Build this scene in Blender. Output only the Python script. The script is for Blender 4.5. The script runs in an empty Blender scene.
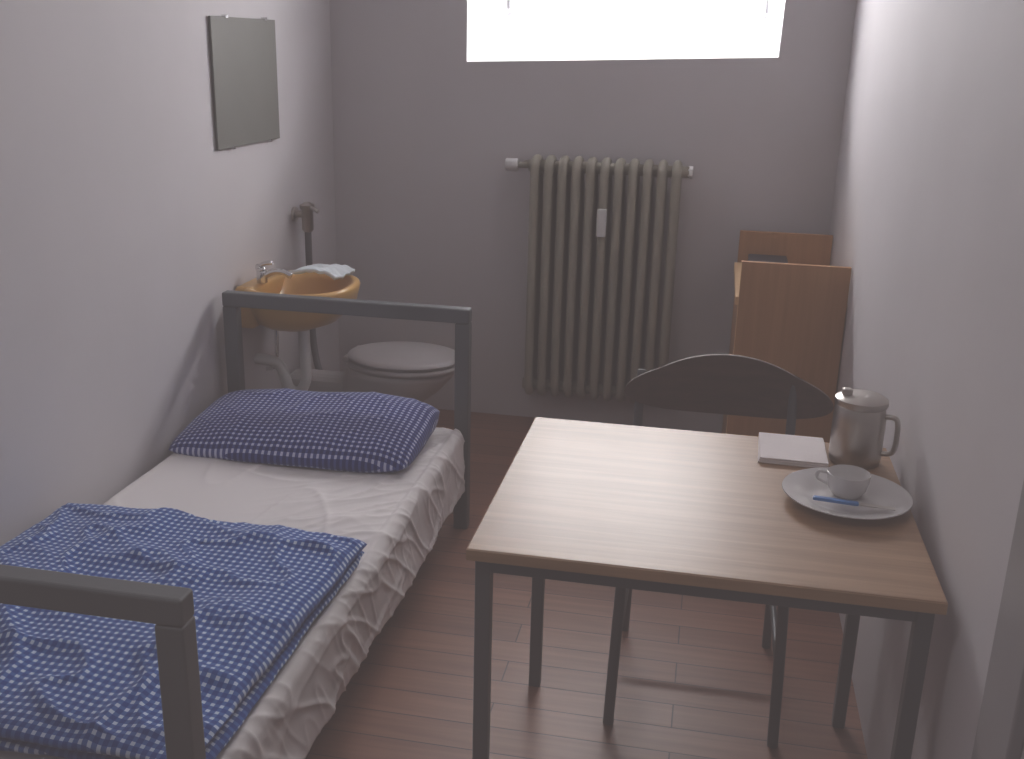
import bpy, bmesh, math
from mathutils import Vector, Matrix, noise
C=bpy.context; D=bpy.data
# ---------------------------------------------------------------- materials
def mat(name,col,rough=.6,metal=0,bump=0,bscale=40,var=0,vscale=8,coat=0,spec=.5):
    m=D.materials.new(name);m.use_nodes=True;nt=m.node_tree;n=nt.nodes;l=nt.links
    b=n['Principled BSDF'];b.inputs['Base Color'].default_value=(*col,1)
    b.inputs['Roughness'].default_value=rough;b.inputs['Metallic'].default_value=metal
    b.inputs['Coat Weight'].default_value=coat;b.inputs['Specular IOR Level'].default_value=spec
    tc=n.new('ShaderNodeTexCoord')
    if var:
        t=n.new('ShaderNodeTexNoise');t.inputs['Scale'].default_value=vscale;t.inputs['Detail'].default_value=5
        l.new(tc.outputs['Object'],t.inputs['Vector'])
        r=n.new('ShaderNodeValToRGB');r.color_ramp.elements[0].position=.3;r.color_ramp.elements[1].position=.7
        r.color_ramp.elements[0].color=(*[c*(1-var) for c in col],1);r.color_ramp.elements[1].color=(*[min(1,c*(1+var)) for c in col],1)
        l.new(t.outputs['Fac'],r.inputs['Fac']);l.new(r.outputs['Color'],b.inputs['Base Color'])
    if bump:
        t=n.new('ShaderNodeTexNoise');t.inputs['Scale'].default_value=bscale;t.inputs['Detail'].default_value=6
        l.new(tc.outputs['Object'],t.inputs['Vector'])
        bp=n.new('ShaderNodeBump');bp.inputs['Strength'].default_value=bump;bp.inputs['Distance'].default_value=.01
        l.new(t.outputs['Fac'],bp.inputs['Height']);l.new(bp.outputs['Normal'],b.inputs['Normal'])
    return m
def wood(name,c1,c2,axis,rough=.4,scale=1.0,coat=0.0):
    m=D.materials.new(name);m.use_nodes=True;nt=m.node_tree;n=nt.nodes;l=nt.links;b=n['Principled BSDF']
    tc=n.new('ShaderNodeTexCoord');mp=n.new('ShaderNodeMapping')
    s=[55*scale]*3;s[axis]=2.2*scale;mp.inputs['Scale'].default_value=s
    l.new(tc.outputs['Object'],mp.inputs['Vector'])
    t=n.new('ShaderNodeTexNoise');t.inputs['Scale'].default_value=1;t.inputs['Detail'].default_value=6;t.inputs['Roughness'].default_value=.6;t.inputs['Distortion'].default_value=.4
    l.new(mp.outputs[0],t.inputs['Vector'])
    r=n.new('ShaderNodeValToRGB');r.color_ramp.elements[0].position=.3;r.color_ramp.elements[1].position=.7
    r.color_ramp.elements[0].color=(*c1,1);r.color_ramp.elements[1].color=(*c2,1)
    l.new(t.outputs['Fac'],r.inputs['Fac']);l.new(r.outputs['Color'],b.inputs['Base Color'])
    b.inputs['Roughness'].default_value=rough;b.inputs['Coat Weight'].default_value=coat;b.inputs['Coat Roughness'].default_value=.3
    bp=n.new('ShaderNodeBump');bp.inputs['Strength'].default_value=.12;bp.inputs['Distance'].default_value=.003
    l.new(t.outputs['Fac'],bp.inputs['Height']);l.new(bp.outputs['Normal'],b.inputs['Normal'])
    return m
def floor_mat():
    m=D.materials.new('floor_planks');m.use_nodes=True;nt=m.node_tree;n=nt.nodes;l=nt.links;b=n['Principled BSDF']
    tc=n.new('ShaderNodeTexCoord')
    br=n.new('ShaderNodeTexBrick');br.inputs['Scale'].default_value=1;br.inputs['Brick Width'].default_value=1.25
    br.inputs['Row Height'].default_value=.10;br.inputs['Mortar Size'].default_value=.002;br.inputs['Mortar Smooth'].default_value=.3
    br.offset=.37
    br.inputs['Color1'].default_value=(.29,.13,.08,1);br.inputs['Color2'].default_value=(.21,.092,.058,1);br.inputs['Mortar'].default_value=(.07,.035,.03,1)
    l.new(tc.outputs['Object'],br.inputs['Vector'])
    mp=n.new('ShaderNodeMapping');mp.inputs['Scale'].default_value=(2.5,45,1);l.new(tc.outputs['Object'],mp.inputs['Vector'])
    t=n.new('ShaderNodeTexNoise');t.inputs['Scale'].default_value=1;t.inputs['Detail'].default_value=6;l.new(mp.outputs[0],t.inputs['Vector'])
    r=n.new('ShaderNodeValToRGB');r.color_ramp.elements[0].position=.3;r.color_ramp.elements[1].position=.7
    r.color_ramp.elements[0].color=(.8,.78,.78,1);r.color_ramp.elements[1].color=(1.1,1.1,1.1,1)
    l.new(t.outputs['Fac'],r.inputs['Fac'])
    mx=n.new('ShaderNodeMix');mx.data_type='RGBA';mx.blend_type='MULTIPLY';mx.inputs[0].default_value=1
    l.new(br.outputs['Color'],mx.inputs[6]);l.new(r.outputs['Color'],mx.inputs[7]);l.new(mx.outputs[2],b.inputs['Base Color'])
    b.inputs['Roughness'].default_value=.42
    bp=n.new('ShaderNodeBump');bp.inputs['Strength'].default_value=.4;bp.inputs['Distance'].default_value=.002;bp.invert=True
    l.new(br.outputs['Fac'],bp.inputs['Height']);l.new(bp.outputs['Normal'],b.inputs['Normal'])
    return m
def gingham(name,dark,mid,white,period,frac=.55):
    m=D.materials.new(name);m.use_nodes=True;nt=m.node_tree;n=nt.nodes;l=nt.links;b=n['Principled BSDF']
    uv=n.new('ShaderNodeUVMap');sp=n.new('ShaderNodeSeparateXYZ');l.new(uv.outputs[0],sp.inputs[0])
    def stripe(o):
        a=n.new('ShaderNodeMath');a.operation='MULTIPLY';a.inputs[1].default_value=1/period;l.new(o,a.inputs[0])
        f=n.new('ShaderNodeMath');f.operation='FRACT';l.new(a.outputs[0],f.inputs[0])
        g=n.new('ShaderNodeMath');g.operation='LESS_THAN';g.inputs[1].default_value=frac;l.new(f.outputs[0],g.inputs[0]);return g
    s1=stripe(sp.outputs[0]);s2=stripe(sp.outputs[1])
    ad=n.new('ShaderNodeMath');ad.operation='ADD';l.new(s1.outputs[0],ad.inputs[0]);l.new(s2.outputs[0],ad.inputs[1])
    dv=n.new('ShaderNodeMath');dv.operation='MULTIPLY';dv.inputs[1].default_value=.5;l.new(ad.outputs[0],dv.inputs[0])
    r=n.new('ShaderNodeValToRGB');r.color_ramp.interpolation='CONSTANT'
    r.color_ramp.elements[0].position=0;r.color_ramp.elements[0].color=(*white,1)
    r.color_ramp.elements[1].position=.75;r.color_ramp.elements[1].color=(*dark,1)
    e=r.color_ramp.elements.new(.25);e.color=(*mid,1)
    l.new(dv.outputs[0],r.inputs['Fac']);l.new(r.outputs['Color'],b.inputs['Base Color'])
    b.inputs['Roughness'].default_value=.9;b.inputs['Specular IOR Level'].default_value=.2
    b.inputs['Sheen Weight'].default_value=.2
    return m
M={}
M['wall']=mat('wall_paint',(.61,.585,.605),.75,bump=.05,bscale=30,var=.03,vscale=2,spec=.3)
M['ceil']=mat('ceiling_paint',(.72,.70,.71),.8)
M['reveal']=mat('white_reveal',(.9,.9,.92),.7,bump=.1,bscale=20)
M['frame']=mat('bed_grey_paint',(.115,.125,.135),.42,var=.08,vscale=6,bump=.05,bscale=60)
M['tmetal']=mat('table_dark_metal',(.075,.08,.088),.42,var=.05)
M['chrome']=mat('chrome',(.75,.75,.76),.18,1,var=.02)
M['steel']=mat('brushed_steel',(.48,.45,.42),.33,1,var=.05,vscale=12)
M['sheet']=mat('white_sheet',(.80,.765,.765),.9,bump=.06,bscale=9,spec=.2)
M['matt']=mat('mattress_ticking',(.6,.58,.56),.9,bump=.1)
M['duvet']=gingham('blue_gingham',(.015,.065,.30),(.06,.15,.44),(.60,.70,.84),.0185,.58)
M['pillow']=gingham('navy_gingham',(.015,.03,.16),(.06,.09,.30),(.56,.60,.76),.0195,.58)
M['rad']=mat('radiator_enamel',(.33,.31,.255),.45,var=.04)
M['white']=mat('white_plastic',(.75,.75,.75),.35,var=.02)
M['porc']=mat('porcelain',(.66,.64,.64),.18,var=.02,coat=.3)
M['seatp']=mat('toilet_seat_plastic',(.50,.475,.48),.3,var=.02)
M['sink']=mat('yellow_ceramic',(.68,.40,.13),.3,var=.05,vscale=5,coat=.2)
M['cloth']=mat('pale_cloth',(.72,.78,.82),.9,bump=.3,bscale=60)
M['rubber']=mat('grey_rubber',(.12,.12,.13),.5,var=.05)
M['mirror']=mat('dull_mirror',(.175,.175,.16),.6,.0,var=.02,spec=.3)
M['table']=wood('table_beech',(.27,.145,.07),(.42,.25,.135),0,.42,1,.12)
M['tedge']=wood('table_edge',(.34,.20,.10),(.45,.28,.15),0,.5)
M['cab']=wood('cabinet_wood',(.40,.205,.09),(.50,.27,.13),2,.5,.7)
M['cabl']=wood('cabinet_edge',(.70,.46,.24),(.80,.56,.32),1,.5,.7)
M['chair']=wood('chair_dark_wood',(.055,.034,.028),(.095,.058,.046),0,.65)
M['chairseat']=wood('chair_red_seat',(.16,.05,.035),(.24,.08,.05),0,.45)
M['blue']=mat('blue_plastic',(.06,.2,.5),.35,var=.03)
M['dark']=mat('dark_cover',(.05,.055,.07),.5,var=.05)
M['paper']=mat('napkin_paper',(.82,.76,.76),.85,bump=.15,bscale=80)
M['trim']=mat('grey_trim',(.30,.29,.30),.5,var=.03)
M['floor']=floor_mat()
M['winframe']=mat('window_frame_white',(.85,.85,.87),.4,var=.02)
def emis(name,col,s):
    m=D.materials.new(name);m.use_nodes=True;n=m.node_tree.nodes;b=n['Principled BSDF']
    b.inputs['Base Color'].default_value=(*col,1);b.inputs['Emission Color'].default_value=(*col,1);b.inputs['Emission Strength'].default_value=s;return m
# ---------------------------------------------------------------- mesh helpers
def obj(name,verts,faces,m,parent=None,smooth=True,uvs=None,bevel=0,subsurf=0):
    me=D.meshes.new(name);me.from_pydata([tuple(v) for v in verts],[],faces);me.update()
    bm=bmesh.new();bm.from_mesh(me);bmesh.ops.recalc_face_normals(bm,faces=bm.faces);bm.to_mesh(me);bm.free()
    if uvs:
        ul=me.uv_layers.new(name='UVMap')
        for lp in me.loops: ul.data[lp.index].uv=uvs[lp.vertex_index]
    me.materials.append(m)
    for p in me.polygons:p.use_smooth=smooth
    o=D.objects.new(name,me);C.collection.objects.link(o)
    if parent:o.parent=parent
    if bevel:
        b=o.modifiers.new('bev','BEVEL');b.width=bevel;b.segments=3;b.limit_method='ANGLE'
    if subsurf:
        s=o.modifiers.new('sub','SUBSURF');s.levels=subsurf;s.render_levels=subsurf
    return o
def empty(name):
    o=D.objects.new(name,None);o.empty_display_size=.1;C.collection.objects.link(o);return o
BF=[(0,1,3,2),(4,6,7,5),(0,4,5,1),(2,3,7,6),(0,2,6,4),(1,5,7,3)]
def boxv(a,b):
    return [Vector((x,y,z)) for x in(a[0],b[0]) for y in(a[1],b[1]) for z in(a[2],b[2])]
def box(name,a,b,m,parent=None,bevel=.002,rot=None):
    v=boxv(a,b)
    if rot:
        c=(Vector(a)+Vector(b))/2
        v=[c+rot@(p-c) for p in v]
    return obj(name,v,BF,m,parent,False,bevel=bevel)
def catmull(pts,n=8,closed=False):
    pts=[Vector(p) for p in pts];out=[];N=len(pts)
    rng=range(N if closed else N-1)
    for i in rng:
        if closed:p0,p1,p2,p3=pts[i-1],pts[i],pts[(i+1)%N],pts[(i+2)%N]
        else:p0=pts[max(i-1,0)];p1=pts[i];p2=pts[i+1];p3=pts[min(i+2,N-1)]
        for k in range(n):
            t=k/n
            out.append(.5*((2*p1)+(p2-p0)*t+(2*p0-5*p1+4*p2-p3)*t*t+(3*p1-p0-3*p2+p3)*t**3))
    if not closed:out.append(pts[-1])
    return out
def sweepdata(path,r,seg=12,closed=False,ry=None):
    V=[];F=[];n=len(path);prev=None
    for i,p in enumerate(path):
        if closed:t=(path[(i+1)%n]-path[i-1]).normalized()
        else:t=(path[min(i+1,n-1)]-path[max(i-1,0)]).normalized()
        if prev is None:
            a=Vector((0,0,1)) if abs(t.z)<.9 else Vector((1,0,0))
            u=(a-t*a.dot(t)).normalized()
        else:u=(prev-t*prev.dot(t)).normalized()
        prev=u;w=t.cross(u)
        rr=r[i] if isinstance(r,(list,tuple)) else r
        for k in range(seg):
            an=2*math.pi*k/seg;V.append(p+u*math.cos(an)*rr+w*math.sin(an)*rr)
    m=n if closed else n-1
    for i in range(m):
        for k in range(seg):
            a=i*seg+k;b=i*seg+(k+1)%seg;j=((i+1)%n)*seg
            F.append((a,b,j+(k+1)%seg,j+k))
    if not closed:
        F.append(tuple(range(seg))[::-1]);F.append(tuple((n-1)*seg+k for k in range(seg)))
    return V,F
def tube(name,pts,r,m,parent=None,smoothpath=True,seg=12,closed=False):
    path=catmull(pts,8,closed) if smoothpath else [Vector(p) for p in pts]
    V,F=sweepdata(path,r,seg,closed);return obj(name,V,F,m,parent)
def cyl(name,a,b,r,m,parent=None,seg=24,bevel=.002):
    V,F=sweepdata([Vector(a),Vector(b)],r,seg);return obj(name,V,F,m,parent,True,bevel=bevel)
def lathe(name,prof,c,m,parent=None,seg=48,sx=1,sy=1,rot=None):
    V=[];F=[];n=len(prof)
    for r,z in prof:
        for k in range(seg):
            a=2*math.pi*k/seg;v=Vector((math.cos(a)*r*sx,math.sin(a)*r*sy,z))
            if rot:v=rot@v
            V.append(Vector(c)+v)
    for i in range(n-1):
        for k in range(seg):
            F.append((i*seg+k,i*seg+(k+1)%seg,(i+1)*seg+(k+1)%seg,(i+1)*seg+k))
    F.append(tuple(range(seg))[::-1]);F.append(tuple((n-1)*seg+k for k in range(seg)))
    o=obj(name,V,F,m,parent);md=o.modifiers.new('e','EDGE_SPLIT');md.split_angle=math.radians(50);return o
def join(name,parts,m,parent=None,smooth=True,bevel=0):
    V=[];F=[]
    for v,f in parts:
        o=len(V);V+=v;F+=[tuple(i+o for i in q) for q in f]
    return obj(name,V,F,m,parent,smooth,bevel=bevel)
# ---------------------------------------------------------------- room dims
L,R,B,F0,Hc=-1.687,.478,4.5,-.55,2.65
box('floor',(L-.2,F0-.2,-.1),(R+.2,B+.6,0),M['floor'],bevel=0)
box('ceiling',(L-.2,F0-.2,Hc),(R+.2,B+.6,Hc+.1),M['ceil'],bevel=0)
box('wall_left',(L-.2,F0-.2,0),(L,B+.6,Hc),M['wall'],bevel=0)
box('wall_right',(R,F0-.2,0),(R+.2,B+.6,Hc),M['wall'],bevel=0)
box('wall_front',(L,F0-.2,0),(R,F0,Hc),M['wall'],bevel=0)
# back wall with splayed deep window opening
yo=B+.5
O=[(L,0),(R,0),(R,Hc),(L,Hc)]
I=[(-1.081,1.572),(.203,1.622),(.22,2.36),(-1.081,2.36)]
J=[(-.99,1.80),(.15,1.80),(.15,2.27),(-.99,2.27)]
V=[(x,B,z) for x,z in O]+[(x,B,z) for x,z in I]+[(x,yo,z) for x,z in O]+[(x,yo,z) for x,z in J]
Fc=[]
for i in range(4):
    j=(i+1)%4
    Fc+=[(i,j,4+j,4+i),(8+i,8+j,12+j,12+i),(4+i,4+j,12+j,12+i),(i,j,8+j,8+i)]
wb=obj('wall_back',V,Fc,M['wall'],smooth=False)
wb.data.materials.append(M['reveal'])
for p in wb.data.polygons:
    vs=set(p.vertices)
    if any(4<=v<8 for v in vs) and any(v>=12 for v in vs):p.material_index=1
w=empty('window_1')
for nm,a,b in(('frame_bottom',(-.99,yo-.06,1.80),(.15,yo-.01,1.85)),('frame_top',(-.99,yo-.06,2.22),(.15,yo-.01,2.27)),
  ('frame_left',(-.99,yo-.06,1.85),(-.94,yo-.01,2.22)),('frame_right',(.10,yo-.06,1.85),(.15,yo-.01,2.22)),('mullion',(-.445,yo-.055,1.85),(-.395,yo-.015,2.22))):
    box(nm,a,b,M['winframe'],w)
gl=D.materials.new('window_glass');gl.use_nodes=True;n=gl.node_tree.nodes;n.remove(n['Principled BSDF'])
t=n.new('ShaderNodeBsdfTransparent');g=n.new('ShaderNodeBsdfGlossy');g.inputs['Roughness'].default_value=.02;mx=n.new('ShaderNodeMixShader');mx.inputs[0].default_value=.05
gl.node_tree.links.new(t.outputs[0],mx.inputs[1]);gl.node_tree.links.new(g.outputs[0],mx.inputs[2]);gl.node_tree.links.new(mx.outputs[0],n['Material Output'].inputs[0])
box('pane',(-.95,yo-.037,1.84),(.11,yo-.033,2.23),gl,w,bevel=0)
# door frame post on right wall + door behind the camera
box('trim_1',(R-.02,1.33,0),(R,1.475,2.1),M['trim'],bevel=.004)
d=empty('door_1')
box('leaf',(-1.05,F0+.002,0.01),(-.15,F0+.04,2.0),M['trim'],d,bevel=.004)
box('casing',(-1.12,F0+.002,2.0),(-.08,F0+.05,2.08),M['trim'],d,bevel=.004)
cyl('handle',(-.22,F0+.04,1.02),(-.22,F0+.1,1.02),.01,M['steel'],d)
# ---------------------------------------------------------------- mirror
mr=empty('wall_mirror')
box('glass',(L+.004,3.366,1.278),(L+.012,3.888,1.712),M['mirror'],mr,.001)
box('backing',(L,3.38,1.29),(L+.004,3.874,1.70),M['white'],mr,0)
for y in(3.47,3.79):
    for z in(1.272,1.708):
        box('clip',(L,y,z),(L+.016,y+.02,z+.011),M['chrome'],mr,.001)
# ---------------------------------------------------------------- bed
bed=empty('single_bed')
bx0,bx1,yf,yh,hb=-1.654,-.770,1.324,3.323,.803
def endframe(pre,y0,y1):
    box(pre+'_rail_top',(bx0,y0,hb-.05),(bx1,y1,hb),M['frame'],bed,.006)
    box(pre+'_post_left',(bx0,y0,0),(bx0+.05,y1,hb-.05),M['frame'],bed,.005)
    box(pre+'_post_right',(bx1-.05,y0,0),(bx1,y1,hb-.05),M['frame'],bed,.005)
    box(pre+'_rail_low',(bx0+.05,y0+.01,.16),(bx1-.05,y1-.01,.2),M['frame'],bed,.004)
endframe('foot',yf,yf+.045);endframe('head',yh-.045,yh)
box('side_rail_left',(bx0+.005,yf+.045,.15),(bx0+.035,yh-.045,.2),M['frame'],bed,.003)
box('side_rail_right',(bx1-.045,yf+.045,.15),(bx1-.02,yh-.045,.2),M['frame'],bed,.003)
for i in range(9):
    y=yf+.15+i*.205;box('slat_%d'%i,(bx0+.03,y,.185),(bx1-.04,y+.07,.2),M['cab'],bed,.002)
box('mattress',(-1.635,1.39,.202),(-.805,3.262,.372),M['matt'],bed,.03)
def nz(x,y,z=0):return noise.noise(Vector((x,y,z)))
def ridged(x,y,z=0):return 1-abs(noise.noise(Vector((x,y,z))))*2
# sheet
zt=.385;xl,xr=-1.645,-.785
def sheetpt(s):
    a=.14;rc=.04;top=xr-xl-2*rc;arc=rc*math.pi/2
    if s<a:return xl,zt-rc-a+s
    s-=a
    if s<arc:
        t=s/rc;return xl+rc-rc*math.cos(t),zt-rc+rc*math.sin(t)
    s-=arc
    if s<top:return xl+rc+s,zt
    s-=top
    if s<arc:
        t=s/rc;return xr-rc+rc*math.sin(t),zt-rc+rc*math.cos(t)
    s-=arc
    return xr,zt-rc-s
hang=.19
tot=.14+.0628*2+(xr-xl-.08)+hang
NU,NV=200,340;V=[];Fc=[]
y0s,y1s=1.385,3.268
for j in range(NV+1):
    v=j/NV;y=y0s+(y1s-y0s)*v
    for i in range(NU+1):
        s=tot*i/NU
        over=max(0,(s-(tot-hang))/hang)
        x,z=sheetpt(s)
        f=ridged(s*1.6+y*1.1,y*1.3-s*.8,3)**7*.005+ridged(s*5+y*.8,y*1.4-s*2,9)**9*.005+nz(s*2.2,y*2.2,5)*.004
        # diagonal creases radiating toward the head corner on the outer side
        wgt=min(1,max(0,(s-.55)/.35))
        f+=wgt*(ridged((s+y)*2.2,(y-s)*9+nz(s*2,y*2,1)*1.2,21)**6*.007+ridged((s+y)*3,(y-s*.6)*15,31)**5*.003)
        if over>0:
            f2=(nz(y*2.5,over*1.0,2)*.010+ridged(y*3.2+over*1.2,over*.8,12)**6*.008)*over
            x+=f*.8+f2+.004*over
            z+=over*(.014*nz(y*1.5,4,4)+.02*max(0,(2.1-y)))
        elif z>zt-.001:
            z+=f
            if x>-1.0: z-=.02*((x+1.0)/.2)**2*.6
        else:z+=f*.5;x+=f*.6 if s>.5 else 0
        yy=y+nz(s*4,y*4,7)*.004
        V.append((x,min(yy,3.274),z))
for j in range(NV):
    for i in range(NU):
        a=j*(NU+1)+i;Fc.append((a,a+1,a+NU+2,a+NU+1))
sh=obj('sheet',V,Fc,M['sheet'],bed);so=sh.modifiers.new('s','SOLIDIFY');so.thickness=.003
# ---------------------------------------------------------------- cloth slabs
def slab(cx,cy,w,l,h,z0,ang,seed,droop=True,n=130,amp=.008,uvo=0,inflate=.6):
    V=[];F=[];U=[]
    ca,sa=math.cos(ang),math.sin(ang)
    def pt(u,v,top):
        ex=1-max(abs(u),0)**10;ey=1-abs(v)**12
        e=max(0,ex*ey)**.42
        lx=u*w/2*(1+.012*nz(v*3,seed,1)+.006*nz(v*11,seed,6));ly=v*l/2*(1+.02*nz(u*3,seed,2)+.008*nz(u*10,seed,3))
        x=cx+lx*ca-ly*sa;y=cy+lx*sa+ly*ca
        W=ridged(x*4+y*3,y*3.5-x*2,seed)**3*amp+nz(x*3.2,y*3.2,seed+3)*amp*1.4+nz(x*9,y*7,seed+5)*amp*.4+ridged(x*3-y*5,y*7+x*6,seed+8)**6*amp*.7
        hh=h*(inflate+(1-inflate)*(1-u*u*.5)*(1-v*v*.5))
        z=z0+(e*(hh/2+W)+h/2 if top else h/2-e*h/2)
        if droop and x>-.83:
            dd=x+.83;z-=dd*dd*9
        return (x,y,z),(lx+uvo+.007*nz(x*3,y*3,8)+.004*nz(x*8,y*8,5),ly+.012*nz(x*2,y*2,18)+.004*nz(x*8,y*8,15))
    idx={}
    for top in(1,0):
        for j in range(n+1):
            for i in range(n+1):
                if not top and (i in(0,n) or j in(0,n)):idx[top,i,j]=idx[1,i,j];continue
                u=math.sin((i/n*2-1)*math.pi/2);v=math.sin((j/n*2-1)*math.pi/2)
                p,q=pt(u,v,top);idx[top,i,j]=len(V);V.append(p);U.append(q)
    for top in(1,0):
        for j in range(n):
            for i in range(n):
                F.append((idx[top,i,j],idx[top,i+1,j],idx[top,i+1,j+1],idx[top,i,j+1]))
    return V,F,U
def mslab(name,ls,m,parent=None):
    V=[];F=[];U=[]
    for v,f,u in ls:
        o=len(V);V+=v;U+=u;F+=[tuple(i+o for i in q) for q in f]
    return obj(name,V,F,m,parent,True,U)
mslab('folded_duvet',[slab(-1.222,1.835,.84,.89,.038,.392,0.0,11.3),slab(-1.228,1.84,.845,.905,.042,.420,-.02,4.7,amp=.017,uvo=.3)],M['duvet'])
# pillow
def pillow():
    n=90;V=[];F=[];U=[];idx={}
    w,l,h=.80,.475,.155;ang=.005;cx,cy,z0=-1.245,3.03,.390
    for top in(1,0):
        for j in range(n+1):
            for i in range(n+1):
                if not top and (i in(0,n) or j in(0,n)):idx[top,i,j]=idx[1,i,j];continue
                u=math.sin((i/n*2-1)*math.pi/2);v=math.sin((j/n*2-1)*math.pi/2)
                e=max(0,(1-abs(u)**5)*(1-abs(v)**3.6))**.5
                lx=u*w/2*(1-.045*v**4)*(1+.012*nz(v*3,1,1));ly=v*l/2*(1-.06*u**6)*(1+.03*nz(u*2.5,5,2))
                x=cx+lx*math.cos(ang)-ly*math.sin(ang);y=cy+lx*math.sin(ang)+ly*math.cos(ang)
                W=(nz(x*5,y*5,2)*.010+ridged(x*6+y*2,y*6,6)**5*.006)*e
                zc=z0+.035+.016*v+.006*u
                z=zc+e*h*(.46+.06*v+.05*u)+W if top else max(z0,zc-e*h*.4)
                idx[top,i,j]=len(V);V.append((x,min(y,3.272),z));U.append((lx+.01*nz(x*4,y*4,3),ly*1.12+.012*nz(x*3,y*3,13)))
    for top in(1,0):
        for j in range(n):
            for i in range(n):
                F.append((idx[top,i,j],idx[top,i+1,j],idx[top,i+1,j+1],idx[top,i,j+1]))
    return V,F,U
mslab('pillow',[pillow()],M['pillow'])
# ---------------------------------------------------------------- table
tb=empty('table')
tx0,tx1,ty0,ty1=-.402,.449,1.705,2.454
box('top',(tx0,ty0,.728),(tx1,ty1,.75),M['table'],tb,.003)
box('edge_front',(tx0+.001,ty0-.002,.7275),(tx1-.001,ty0,.7485),M['tedge'],tb,.0005)
lg=.03
for nm,x,y in(('leg_1',tx0+.015,ty0+.012),('leg_2',tx1-.045,ty0+.012),('leg_3',tx0+.015,ty1-.06),('leg_4',tx1-.045,ty1-.06)):
    box(nm,(x,y,0),(x+lg,y+lg,.728),M['tmetal'],tb,.003)
box('apron_front',(tx0+.045,ty0+.014,.698),(tx1-.045,ty0+.04,.728),M['tmetal'],tb)
box('apron_back',(tx0+.045,ty1-.058,.698),(tx1-.045,ty1-.032,.728),M['tmetal'],tb)
box('apron_left',(tx0+.017,ty0+.042,.698),(tx0+.043,ty1-.06,.728),M['tmetal'],tb)
box('apron_right',(tx1-.043,ty0+.042,.698),(tx1-.017,ty1-.06,.728),M['tmetal'],tb)
# ---------------------------------------------------------------- chair (behind the table, facing camera)
ch=empty('chair')
cxx=.045;fy,ry=2.285,2.715;hw=.205
for s,nm in((-1,'left'),(1,'right')):
    X=cxx+s*hw
    tube('front_leg_'+nm,[(X,fy,0),(X-s*.005,fy+.01,.2),(X-s*.012,fy+.02,.435)],.0135,M['tmetal'],ch)
    tube('rear_leg_'+nm,[(X,ry+.03,0),(X-s*.005,ry,.25),(X-s*.005,ry-.01,.45),(X,ry+.02,.62),(X,ry+.055,.80)],.0125,M['tmetal'],ch)
    cyl('side_rail_'+nm,(X-s*.012,fy+.02,.43),(X-s*.006,ry-.008,.43),.011,M['tmetal'],ch)
    cyl('stretcher_'+nm,(X-s*.005,fy+.01,.2),(X-s*.004,ry+.002,.2),.009,M['tmetal'],ch)
cyl('front_rail',(cxx-hw+.012,fy+.02,.43),(cxx+hw-.012,fy+.02,.43),.011,M['tmetal'],ch)
cyl('rear_stretcher',(cxx-hw,ry+.005,.2),(cxx+hw,ry+.005,.2),.009,M['tmetal'],ch)
cyl('rear_rail',(cxx-hw,ry-.01,.43),(cxx+hw,ry-.01,.43),.011,M['tmetal'],ch)
def plate(fn,nu,nv):
    V=[];F=[]
    for s in(0,1):
        for j in range(nv+1):
            for i in range(nu+1):V.append(fn(i/nu*2-1,j/nv*2-1,s))
    N=(nu+1)*(nv+1)
    for j in range(nv):
        for i in range(nu):
            a=j*(nu+1)+i;q=(a,a+1,a+nu+2,a+nu+1);F.append(q);F.append(tuple(k+N for k in q[::-1]))
    per=[i for i in range(nu+1)]+[j*(nu+1)+nu for j in range(1,nv+1)]+[nv*(nu+1)+i for i in range(nu-1,-1,-1)]+[j*(nu+1) for j in range(nv-1,0,-1)]
    for k in range(len(per)):
        a,b=per[k],per[(k+1)%len(per)];F.append((a,b,b+N,a+N))
    return V,F
def sq(u,v,k=.5):
    return u*math.sqrt(1-k*v*v/1.0*.9),v*math.sqrt(1-k*u*u*.9)
def seatf(u,v,s):
    a,b=sq(u,v,.28);return (cxx+a*.235,2.50+b*.225,.442+s*.016-.010*(1-u*u)*(1-v*v)+(.0))
V_,F_=plate(seatf,24,24);obj('seat',V_,F_,M['chairseat'],ch,bevel=.003)
def backf(u,v,s):
    a,b=sq(u,v,.62)
    return (cxx+.03+a*.275,ry+.075-.085*a*a+s*.014,.768+b*.085-.012*u*u)
V_,F_=plate(backf,40,14);obj('backrest',V_,F_,M['chair'],ch,bevel=.003)
# ---------------------------------------------------------------- cabinet on right
cb=empty('wooden_cabinet')
cx0,cx1,cy0,cy1=.11,.474,3.65,4.33
box('side_near',(cx0,cy0,0),(cx1,cy0+.02,.95),M['cab'],cb)
box('side_far',(cx0,cy1-.02,0),(cx1,cy1,.95),M['cab'],cb)
box('top_board',(cx0-.012,cy0+.02,.79),(cx1,cy1-.02,.82),M['cabl'],cb)
box('edge_strip',(cx0-.002,cy0+.001,.0),(cx0,cy0+.019,.95),M['cabl'],cb,0)
box('back_panel',(cx1-.012,cy0+.02,.03),(cx1,cy1-.02,.788),M['cab'],cb)
box('shelf_middle',(cx0+.02,cy0+.02,.40),(cx1-.012,cy1-.02,.42),M['cab'],cb)
box('bottom_board',(cx0+.01,cy0+.02,.05),(cx1-.012,cy1-.02,.07),M['cab'],cb)
box('door_leaf_1',(cx0-.0,cy0+.022,.072),(cx0+.018,(cy0+cy1)/2-.002,.788),M['cab'],cb)
box('door_leaf_2',(cx0-.0,(cy0+cy1)/2+.002,.072),(cx0+.018,cy1-.022,.788),M['cab'],cb)
for y in(-.03,.03):
    cyl('knob',(cx0,(cy0+cy1)/2+y,.5),(cx0-.02,(cy0+cy1)/2+y,.5),.009,M['steel'],cb)
bk=empty('dark_book')
box('cover',(.15,4.12,.8205),(.30,4.29,.862),M['dark'],bk,.003)
box('pages',(.155,4.118,.826),(.296,4.286,.857),M['dark'],bk,.001)
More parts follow.
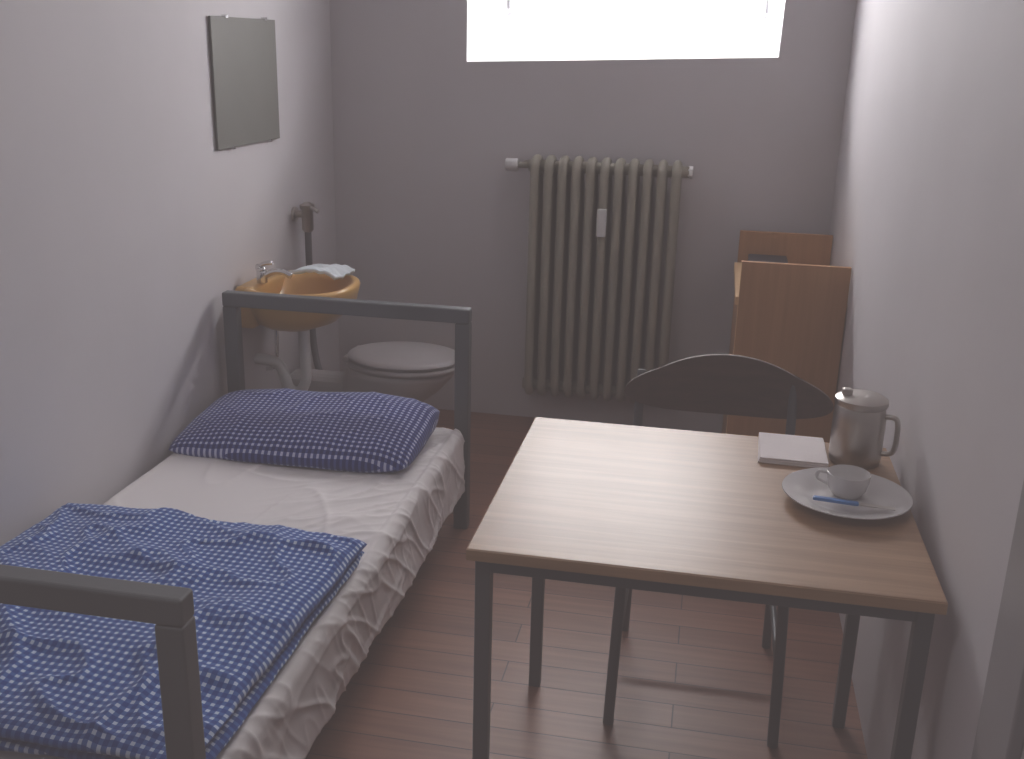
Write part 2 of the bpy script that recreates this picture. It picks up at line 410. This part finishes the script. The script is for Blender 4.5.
# ---------------------------------------------------------------- radiator
ra=empty('radiator')
r0,r1,rz,rb=-.774,-.133,1.21,.157
ns=11;sp=(r1-r0)/ns
yc=B-.115;dp=.058
def rrect(x,y0,y1,z0,z1,r,n=6):
    P=[]
    for cy,cz,a0 in((y1-r,z1-r,0),(y0+r,z1-r,90),(y0+r,z0+r,180),(y1-r,z0+r,270)):
        for k in range(n+1):
            a=math.radians(a0+90*k/n);P.append(Vector((x,cy+r*math.cos(a),cz+r*math.sin(a))))
    return P
parts=[]
for i in range(ns):
    x=r0+sp*(i+.5)
    parts.append(sweepdata(rrect(x,yc-dp,yc+dp,rb+.018,rz-.018,.045),.019,12,True))
    parts.append(sweepdata([Vector((x,yc,rb+.03)),Vector((x,yc,rz-.03))],.015,12))
    for z in(rb+.045,rz-.045):
        parts.append(sweepdata([Vector((x-.017,yc,z)),Vector((x+.017,yc,z))],.034,16))
for z in(rb+.045,rz-.045):
    parts.append(sweepdata([Vector((r0-.005,yc,z)),Vector((r1+.02,yc,z))],.024,16))
join('sections',parts,M['rad'],ra)
cyl('plug',(r1+.015,yc,rz-.045),(r1+.035,yc,rz-.045),.026,M['white'],ra,seg=6)
cyl('valve_pipe',(r0-.055,yc,rz-.045),(r0,yc,rz-.045),.013,M['rad'],ra)
cyl('valve_knob',(r0-.105,yc-.005,rz-.045),(r0-.05,yc-.005,rz-.045),.026,M['white'],ra,bevel=.006)
cyl('supply_pipe',(r0-.035,yc,rz-.045),(r0-.035,B-.001,rz-.045),.01,M['rad'],ra)
for x in(-.68,-.22):
    for z in(.3,1.05):box('bracket',(x-.008,yc+.04,z-.015),(x+.008,B-.001,z+.015),M['rad'],ra)
box('heat_meter',(-.473,yc-dp-.045,.895),(-.433,yc-dp-.017,1.01),M['white'],ra,.005)
# ---------------------------------------------------------------- wash basin
sk=empty('wash_basin')
def basin():
    V=[];F=[];cx,cy=L+.205,3.60
    rings=[(1.0,.780,0),(1.02,.770,0),(1.0,.752,0),(.93,.70,0),(.74,.645,-.02),(.45,.615,-.04),(.2,.605,-.05)]
    inner=[(.95,.784),(.87,.779),(.80,.755),(.68,.70),(.45,.665),(.12,.655)]
    seq=[(s,z,o) for s,z,o in rings[::-1]]+[(s,z,-.0) for s,z in inner]
    seg=56
    for s,z,o in seq:
        for k in range(seg):
            a=2*math.pi*k/seg;c,si=math.cos(a),math.sin(a)
            ex=.62 if c<0 else .85
            x=cx+o+abs(c)**ex*(1 if c>0 else -1)*.198*s*(1 if c>0 else 1.0)
            y=cy+abs(si)**.85*(1 if si>0 else -1)*.215*s
            V.append((max(x,L+.002) if s>.9 else x,y,z))
    n=len(seq)
    for i in range(n-1):
        for k in range(seg):F.append((i*seg+k,i*seg+(k+1)%seg,(i+1)*seg+(k+1)%seg,(i+1)*seg+k))
    F.append(tuple(range(seg)));F.append(tuple((n-1)*seg+k for k in range(seg)))
    return V,F
V_,F_=basin();obj('bowl',V_,F_,M['sink'],sk)
box('wall_mount',(L,3.44,.63),(L+.075,3.76,.785),M['sink'],sk,.015)
cyl('drain',(L+.2,3.6,.655),(L+.2,3.6,.66),.025,M['chrome'],sk)
tube('trap',[(L+.2,3.6,.62),(L+.2,3.6,.5),(L+.2,3.6,.40),(L+.17,3.6,.35),(L+.13,3.6,.36),(L+.11,3.6,.42),(L+.08,3.6,.46),(L+.0,3.6,.47)],.021,M['white'],sk)
tube('feed_pipe',[(L+.06,3.66,.66),(L+.06,3.66,.5),(L+.04,3.68,.42),(L+.0,3.69,.40)],.008,M['chrome'],sk)
tp=empty('tap');ty=3.535
cyl('body',(L+.07,ty,.786),(L+.07,ty,.83),.02,M['chrome'],tp)
tube('spout',[(L+.07,ty,.805),(L+.11,ty,.828),(L+.15,ty,.832),(L+.185,ty,.818)],.012,M['chrome'],tp)
tube('lever',[(L+.07,ty,.83),(L+.065,ty,.845),(L+.085,ty-.01,.86),(L+.12,ty-.02,.868)],[.018]*9+[.008]*16,M['chrome'],tp)
V=[];Fc=[];n=24
for j in range(n+1):
    for i in range(n+1):
        u=i/n;v=j/n
        x=L+.145+u*.18+.02*v;y=3.575+v*.17+.03*u
        z=.799+.022*math.sin(u*3.1)*(1-.6*v)+.008*nz(u*4,v*4,3)+.006*ridged(u*5+v*2,v*3,2)
        if u>.8:z-=(u-.8)*.05
        V.append((x,y,z))
for j in range(n):
    for i in range(n):
        a=j*(n+1)+i;Fc.append((a,a+1,a+n+2,a+n+1))
o=obj('wash_cloth',V,Fc,M['cloth']);s=o.modifiers.new('s','SOLIDIFY');s.thickness=.012
# ---------------------------------------------------------------- flush valve and toilet
fv=empty('flush_valve')
cyl('wall_flange',(L,4.02,.965),(L+.012,4.02,.965),.03,M['steel'],fv)
cyl('inlet',(L+.01,4.02,.965),(L+.06,4.02,.965),.014,M['steel'],fv)
lathe('valve_body',[(.016,-.07),(.024,-.06),(.024,.02),(.03,.025),(.03,.04),(.018,.045),(.012,.05)],(L+.06,4.02,.965),M['steel'],fv,24)
tube('lever',[(L+.06,4.02,.99),(L+.09,4.0,.995),(L+.12,3.985,.985)],.008,M['steel'],fv)
tube('flush_pipe',[(L+.06,4.02,.90),(L+.06,4.02,.7),(L+.065,4.01,.55),(L+.085,3.98,.42),(L+.12,3.94,.33),(L+.17,3.92,.29)],.014,M['rubber'],fv)
tl=empty('toilet')
def toilet():
    V=[];F=[];seg=48
    rings=[(.0,.13,.10,-1.35),(.10,.12,.095,-1.35),(.20,.15,.12,-1.32),(.30,.20,.155,-1.24),(.37,.225,.175,-1.2),(.395,.23,.18,-1.195),(.40,.22,.172,-1.195),(.395,.17,.13,-1.19),(.33,.14,.10,-1.19),(.28,.06,.05,-1.19)]
    for z,rx,ry_,cx in rings:
        for k in range(seg):
            a=2*math.pi*k/seg;V.append((cx+rx*math.cos(a),3.885+ry_*math.sin(a),z))
    for i in range(len(rings)-1):
        for k in range(seg):F.append((i*seg+k,i*seg+(k+1)%seg,(i+1)*seg+(k+1)%seg,(i+1)*seg+k))
    F.append(tuple(range(seg)));F.append(tuple((len(rings)-1)*seg+k for k in range(seg)))
    return V,F
V_,F_=toilet();obj('bowl',V_,F_,M['seatp'],tl)
box('rear_body',(L+.01,3.82,.0),(-1.36,3.95,.34),M['seatp'],tl,.04)
def ring_seat(z0,z1,rx,ry_,cx,hole):
    V=[];F=[];seg=56
    prof=[(1,z0),(1.015,(z0+z1)/2),(1,z1-.003),(.97,z1),(hole,z1),(hole,z0)]
    for s,z in prof:
        for k in range(seg):
            a=2*math.pi*k/seg;V.append((cx+rx*s*math.cos(a),3.885+ry_*s*math.sin(a),z))
    n=len(prof)
    for i in range(n):
        for k in range(seg):F.append((i*seg+k,i*seg+(k+1)%seg,((i+1)%n)*seg+(k+1)%seg,((i+1)%n)*seg+k))
    return V,F
V_,F_=ring_seat(.402,.424,.23,.185,-1.18,.6);obj('seat',V_,F_,M['seatp'],tl)
lathe('lid',[(.02,.427),(.2,.427),(.228,.43),(.232,.438),(.226,.447),(.2,.452),(.05,.455),(.005,.455)],(-1.18,3.885,0),M['seatp'],tl,56,1,.81)
for y in(3.82,3.95):cyl('hinge',(-1.40,y-.02,.43),(-1.40,y+.02,.43),.013,M['seatp'],tl)
# ---------------------------------------------------------------- table ware
jg=empty('thermos_jug');jc=(.362,2.345,.75)
lathe('body',[(.05,0),(.056,.004),(.058,.02),(.058,.11),(.055,.13),(.052,.137),(.02,.137)],jc,M['steel'],jg)
lathe('lid',[(.03,.137),(.057,.138),(.059,.143),(.058,.153),(.045,.16),(.015,.163),(.004,.163)],jc,M['steel'],jg)
box('thumb_piece',(jc[0]-.045,jc[1]-.01,.905),(jc[0]-.022,jc[1]+.01,.924),M['steel'],jg,.005)
tube('handle',[(jc[0]+.05,jc[1]-.02,.87),(jc[0]+.075,jc[1]-.03,.868),(jc[0]+.080,jc[1]-.032,.83),(jc[0]+.075,jc[1]-.03,.79),(jc[0]+.05,jc[1]-.02,.782)],.006,M['steel'],jg)
pl=(.318,2.10,.7502)
lathe('plate',[(.055,0),(.075,.003),(.08,.008),(.125,.019),(.131,.022),(.1305,.024),(.12,.021),(.085,.012),(.075,.008),(.05,.006),(.002,.006)],pl,M['porc'])
cu=empty('cup');cc=(.322,2.125,.7567)
lathe('body',[(.026,0),(.03,.003),(.038,.015),(.043,.035),(.0445,.05),(.043,.051),(.041,.035),(.036,.018),(.024,.007),(.002,.006)],cc,M['porc'],cu)
tube('handle',[(cc[0]-.040,cc[1]+.012,cc[2]+.042),(cc[0]-.058,cc[1]+.018,cc[2]+.041),(cc[0]-.06,cc[1]+.018,cc[2]+.026),(cc[0]-.036,cc[1]+.01,cc[2]+.017)],.004,M['porc'],cu)
cut=empty('blue_handled_knife')
Rz=Matrix.Rotation(-.12,3,'Z')
box('handle',(.245,2.030,.7745),(.335,2.044,.7815),M['blue'],cut,.003,Rz)
box('blade',(.338,2.026,.7750),(.405,2.040,.7765),M['steel'],cut,.0005,Rz)
nk=empty('folded_napkins')
for i in range(3):
    box('napkin_%d'%(i+1),(.147+.001*i,2.276+.0015*i,.7503+.0045*i),(.302-.001*i,2.448,.7545+.0045*i),M['paper'],nk,.0015,Matrix.Rotation(-.035+.012*i,3,'Z'))
# ---------------------------------------------------------------- lights
def area(name,loc,rot,sx,sy,p,col):
    l=D.lights.new(name,'AREA');l.shape='RECTANGLE';l.size=sx;l.size_y=sy;l.energy=p;l.color=col
    o=D.objects.new(name,l);o.location=loc;o.rotation_euler=rot;C.collection.objects.link(o);return o
area('window_daylight',(-.42,yo+.35,2.25),(math.radians(-75),0,0),1.9,1.2,235,(1,.965,.965))
cl=empty('added_fill_lamp')  # made-up fixture out of view, added to brighten the near room
lathe('diffuser',[(.01,-.07),(.1,-.065),(.15,-.04),(.16,0)],(-.75,.9,Hc),emis('fill_lamp_diffuser',(1,.97,.93),.6),cl)
area('added_fill_light',(-.75,.9,Hc-.09),(0,0,0),.5,.5,4,(1,.97,.96))  # weak soft fill added under the ceiling, near the camera
W=D.worlds.new('World');C.scene.world=W;W.use_nodes=True
W.node_tree.nodes['Background'].inputs[0].default_value=(.97,.98,1,1);W.node_tree.nodes['Background'].inputs[1].default_value=3
# ---------------------------------------------------------------- camera
fwd=Vector((-.1770,.9357,-.3051)).normalized();yaw,ro=.187,.025
rt=Vector((math.cos(yaw),math.sin(yaw),0));up=rt.cross(fwd)
r2=rt*math.cos(ro)+up*math.sin(ro);u2=-rt*math.sin(ro)+up*math.cos(ro)
cam=D.cameras.new('camera');cam.sensor_width=36;cam.lens=1043/1024*36;cam.clip_start=.02
co=D.objects.new('camera',cam);C.collection.objects.link(co)
mt=Matrix((( r2.x,u2.x,-fwd.x),(r2.y,u2.y,-fwd.y),(r2.z,u2.z,-fwd.z))).to_4x4();mt.translation=(0,0,1.643)
co.matrix_world=mt;C.scene.camera=co
# tone response of a faded print: slightly raised blacks
vs=C.scene.view_settings
vs.view_transform='Standard';vs.look='None';vs.exposure=0
vs.use_curve_mapping=True
cm=vs.curve_mapping;cm.black_level=(-.052,-.044,-.044);cm.update()
